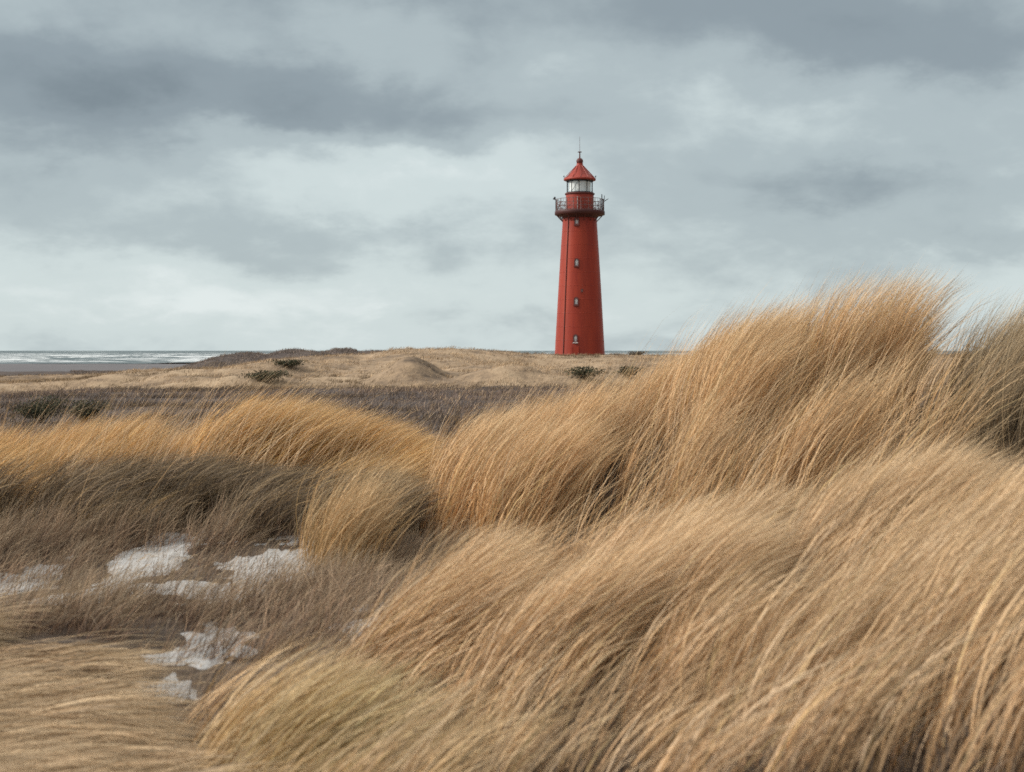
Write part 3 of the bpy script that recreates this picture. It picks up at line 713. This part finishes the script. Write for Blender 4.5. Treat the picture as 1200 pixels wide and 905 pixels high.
# cloud layer seen from below: project the direction on a flat sheet overhead
den = mth('ADD', mth('MAXIMUM', dz, 0.0), .42)
cx = mth('DIVIDE', dx, den); cy = mth('DIVIDE', dy, den)
cb = nt.nodes.new('ShaderNodeCombineXYZ'); L_(cx, cb.inputs[0]); L_(cy, cb.inputs[1])
def noise(vec, scale, detail=6.0, rough=.55, dist=0.0):
    n = nt.nodes.new('ShaderNodeTexNoise'); n.inputs['Scale'].default_value = scale; n.inputs['Detail'].default_value = detail
    n.inputs['Roughness'].default_value = rough; n.inputs['Distortion'].default_value = dist; L_(vec, n.inputs['Vector']); return n
n1 = noise(cb.outputs[0], 1.8, 7.0, .55, .3); n2 = noise(cb.outputs[0], 5.2, 7.0, .55, .4)
wv = noise(cb.outputs[0], 3.6, 6.0, .6)
ws = nt.nodes.new('ShaderNodeSeparateXYZ'); L_(wv.outputs['Color'], ws.inputs[0])  # warp of the cloud edges
X = mth('ADD', dx, mth('MULTIPLY', mth('SUBTRACT', ws.outputs[0], .5), .17))
Z = mth('ADD', dz, mth('MULTIPLY', mth('SUBTRACT', ws.outputs[1], .5), .10))
# broad light and dark cloud masses: u, v, half sizes in px, strength
CL = [(60,95,260,60,-.42),(300,110,200,38,-.22),(560,140,190,34,-.20),(60,240,110,40,-.10),(440,30,80,34,.20),(620,10,700,60,-.13),(30,20,80,30,.05),
      (470,205,190,45,.20),(900,145,170,34,.05),(600,-10,900,50,-.14),(1010,215,190,34,-.26),(1090,60,210,40,-.30),(800,50,190,46,-.16),(360,290,240,20,-.10),
      (1120,275,150,22,-.16),(330,140,70,20,-.08),(120,170,160,30,-.12),(250,345,300,24,.12),(620,90,70,26,.06)]
acc = mth('MULTIPLY_ADD', mth('SUBTRACT', n1.outputs['Fac'], .5), .55, .66)
n3 = noise(cb.outputs[0], 15.0, 8.0, .6, .2)
acc = mth('MULTIPLY_ADD', mth('SUBTRACT', n2.outputs['Fac'], .5), .42, acc)
acc = mth('MULTIPLY_ADD', mth('SUBTRACT', n3.outputs['Fac'], .5), .16, acc)
front = mth('MULTIPLY', dy, 4.0, clamp=True)
for u, v, wu, wv_, s_ in CL:
    d = Vector(((u - 600) / F, 1, (411 - v) / F)).normalized()
    ax = mth('MULTIPLY', mth('SUBTRACT', X, d.x), F / wu); az_ = mth('MULTIPLY', mth('SUBTRACT', Z, d.z), F / wv_)
    e = mth('EXPONENT', mth('MULTIPLY', mth('ADD', mth('MULTIPLY', ax, ax), mth('MULTIPLY', az_, az_)), -1.0))
    acc = mth('MULTIPLY_ADD', mth('MULTIPLY', e, front), s_, acc)
# lighter band low on the horizon
hz = mth('EXPONENT', mth('MULTIPLY', mth('MULTIPLY', dz, dz), -160.0))
acc = mth('MULTIPLY_ADD', hz, .14, acc)
cr = ramp(nt, acc, [(.0, (1.36, 1.68, 1.9)), (.30, (2.0, 2.4, 2.64)), (.60, (3.12, 3.64, 3.8)), (.82, (4.45, 5.05, 5.08)), (1.0, (5.4, 5.9, 5.9))])
cr.color_ramp.interpolation = 'EASE'
# overcast skies are brighter overhead
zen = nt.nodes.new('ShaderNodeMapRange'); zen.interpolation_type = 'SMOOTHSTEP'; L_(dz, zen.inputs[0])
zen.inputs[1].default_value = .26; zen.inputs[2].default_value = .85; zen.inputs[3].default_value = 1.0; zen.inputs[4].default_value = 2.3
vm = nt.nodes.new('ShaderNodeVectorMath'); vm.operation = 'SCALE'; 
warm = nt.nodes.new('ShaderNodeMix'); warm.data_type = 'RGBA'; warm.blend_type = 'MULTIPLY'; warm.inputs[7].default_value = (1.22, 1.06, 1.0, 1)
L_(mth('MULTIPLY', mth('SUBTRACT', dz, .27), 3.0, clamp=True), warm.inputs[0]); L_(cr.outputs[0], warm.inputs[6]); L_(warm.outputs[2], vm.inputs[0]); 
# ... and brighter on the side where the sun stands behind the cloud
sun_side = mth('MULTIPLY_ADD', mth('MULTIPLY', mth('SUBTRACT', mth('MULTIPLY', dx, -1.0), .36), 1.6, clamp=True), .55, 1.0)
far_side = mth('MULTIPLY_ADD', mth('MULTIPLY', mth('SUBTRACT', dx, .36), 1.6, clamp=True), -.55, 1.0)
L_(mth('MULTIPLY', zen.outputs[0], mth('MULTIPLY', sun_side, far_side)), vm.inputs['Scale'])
mx = nt.nodes.new('ShaderNodeMix'); mx.data_type = 'RGBA'; mx.inputs[0].default_value = .05
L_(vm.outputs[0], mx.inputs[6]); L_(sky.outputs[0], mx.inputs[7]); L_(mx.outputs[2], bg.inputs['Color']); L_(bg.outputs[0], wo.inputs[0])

sd = bpy.data.lights.new('sun', 'SUN'); sd.energy = 1.5; sd.angle = R_(10); sd.color = (1, .95, .87)
so = link(bpy.data.objects.new('sun', sd))
dv = Vector((math.sin(SUN_AZ) * math.cos(SUN_EL), math.cos(SUN_AZ) * math.cos(SUN_EL), math.sin(SUN_EL)))
so.rotation_euler = dv.to_track_quat('Z', 'Y').to_euler(); so.location = dv * 50

# ------------------------------------------------------------------ camera
cd = bpy.data.cameras.new('camera'); cam = link(bpy.data.objects.new('camera', cd))
cd.sensor_width = 36; cd.lens = 36 * F / 1200; cd.shift_y = (411 - 452.5) / 1200
cam.location = (0, 0, 0); cam.rotation_euler = (R_(90), 0, 0)
cd.clip_start = .05; cd.clip_end = 120000
cd.dof.use_dof = True; cd.dof.focus_distance = 24; cd.dof.aperture_fstop = (cd.lens / 1000) / .014
sc.camera = cam

sc.view_settings.view_transform = 'Standard'; sc.view_settings.look = 'None'; sc.view_settings.exposure = 1.5; sc.view_settings.gamma = 1
sc.render.engine = 'CYCLES'
cy_ = sc.cycles
cy_.max_bounces = 6; cy_.diffuse_bounces = 3; cy_.glossy_bounces = 2; cy_.transmission_bounces = 4; cy_.transparent_max_bounces = 8
cy_.use_adaptive_sampling = True; cy_.adaptive_threshold = .01
cy_.use_denoising = False
cy_.sample_clamp_indirect = 6
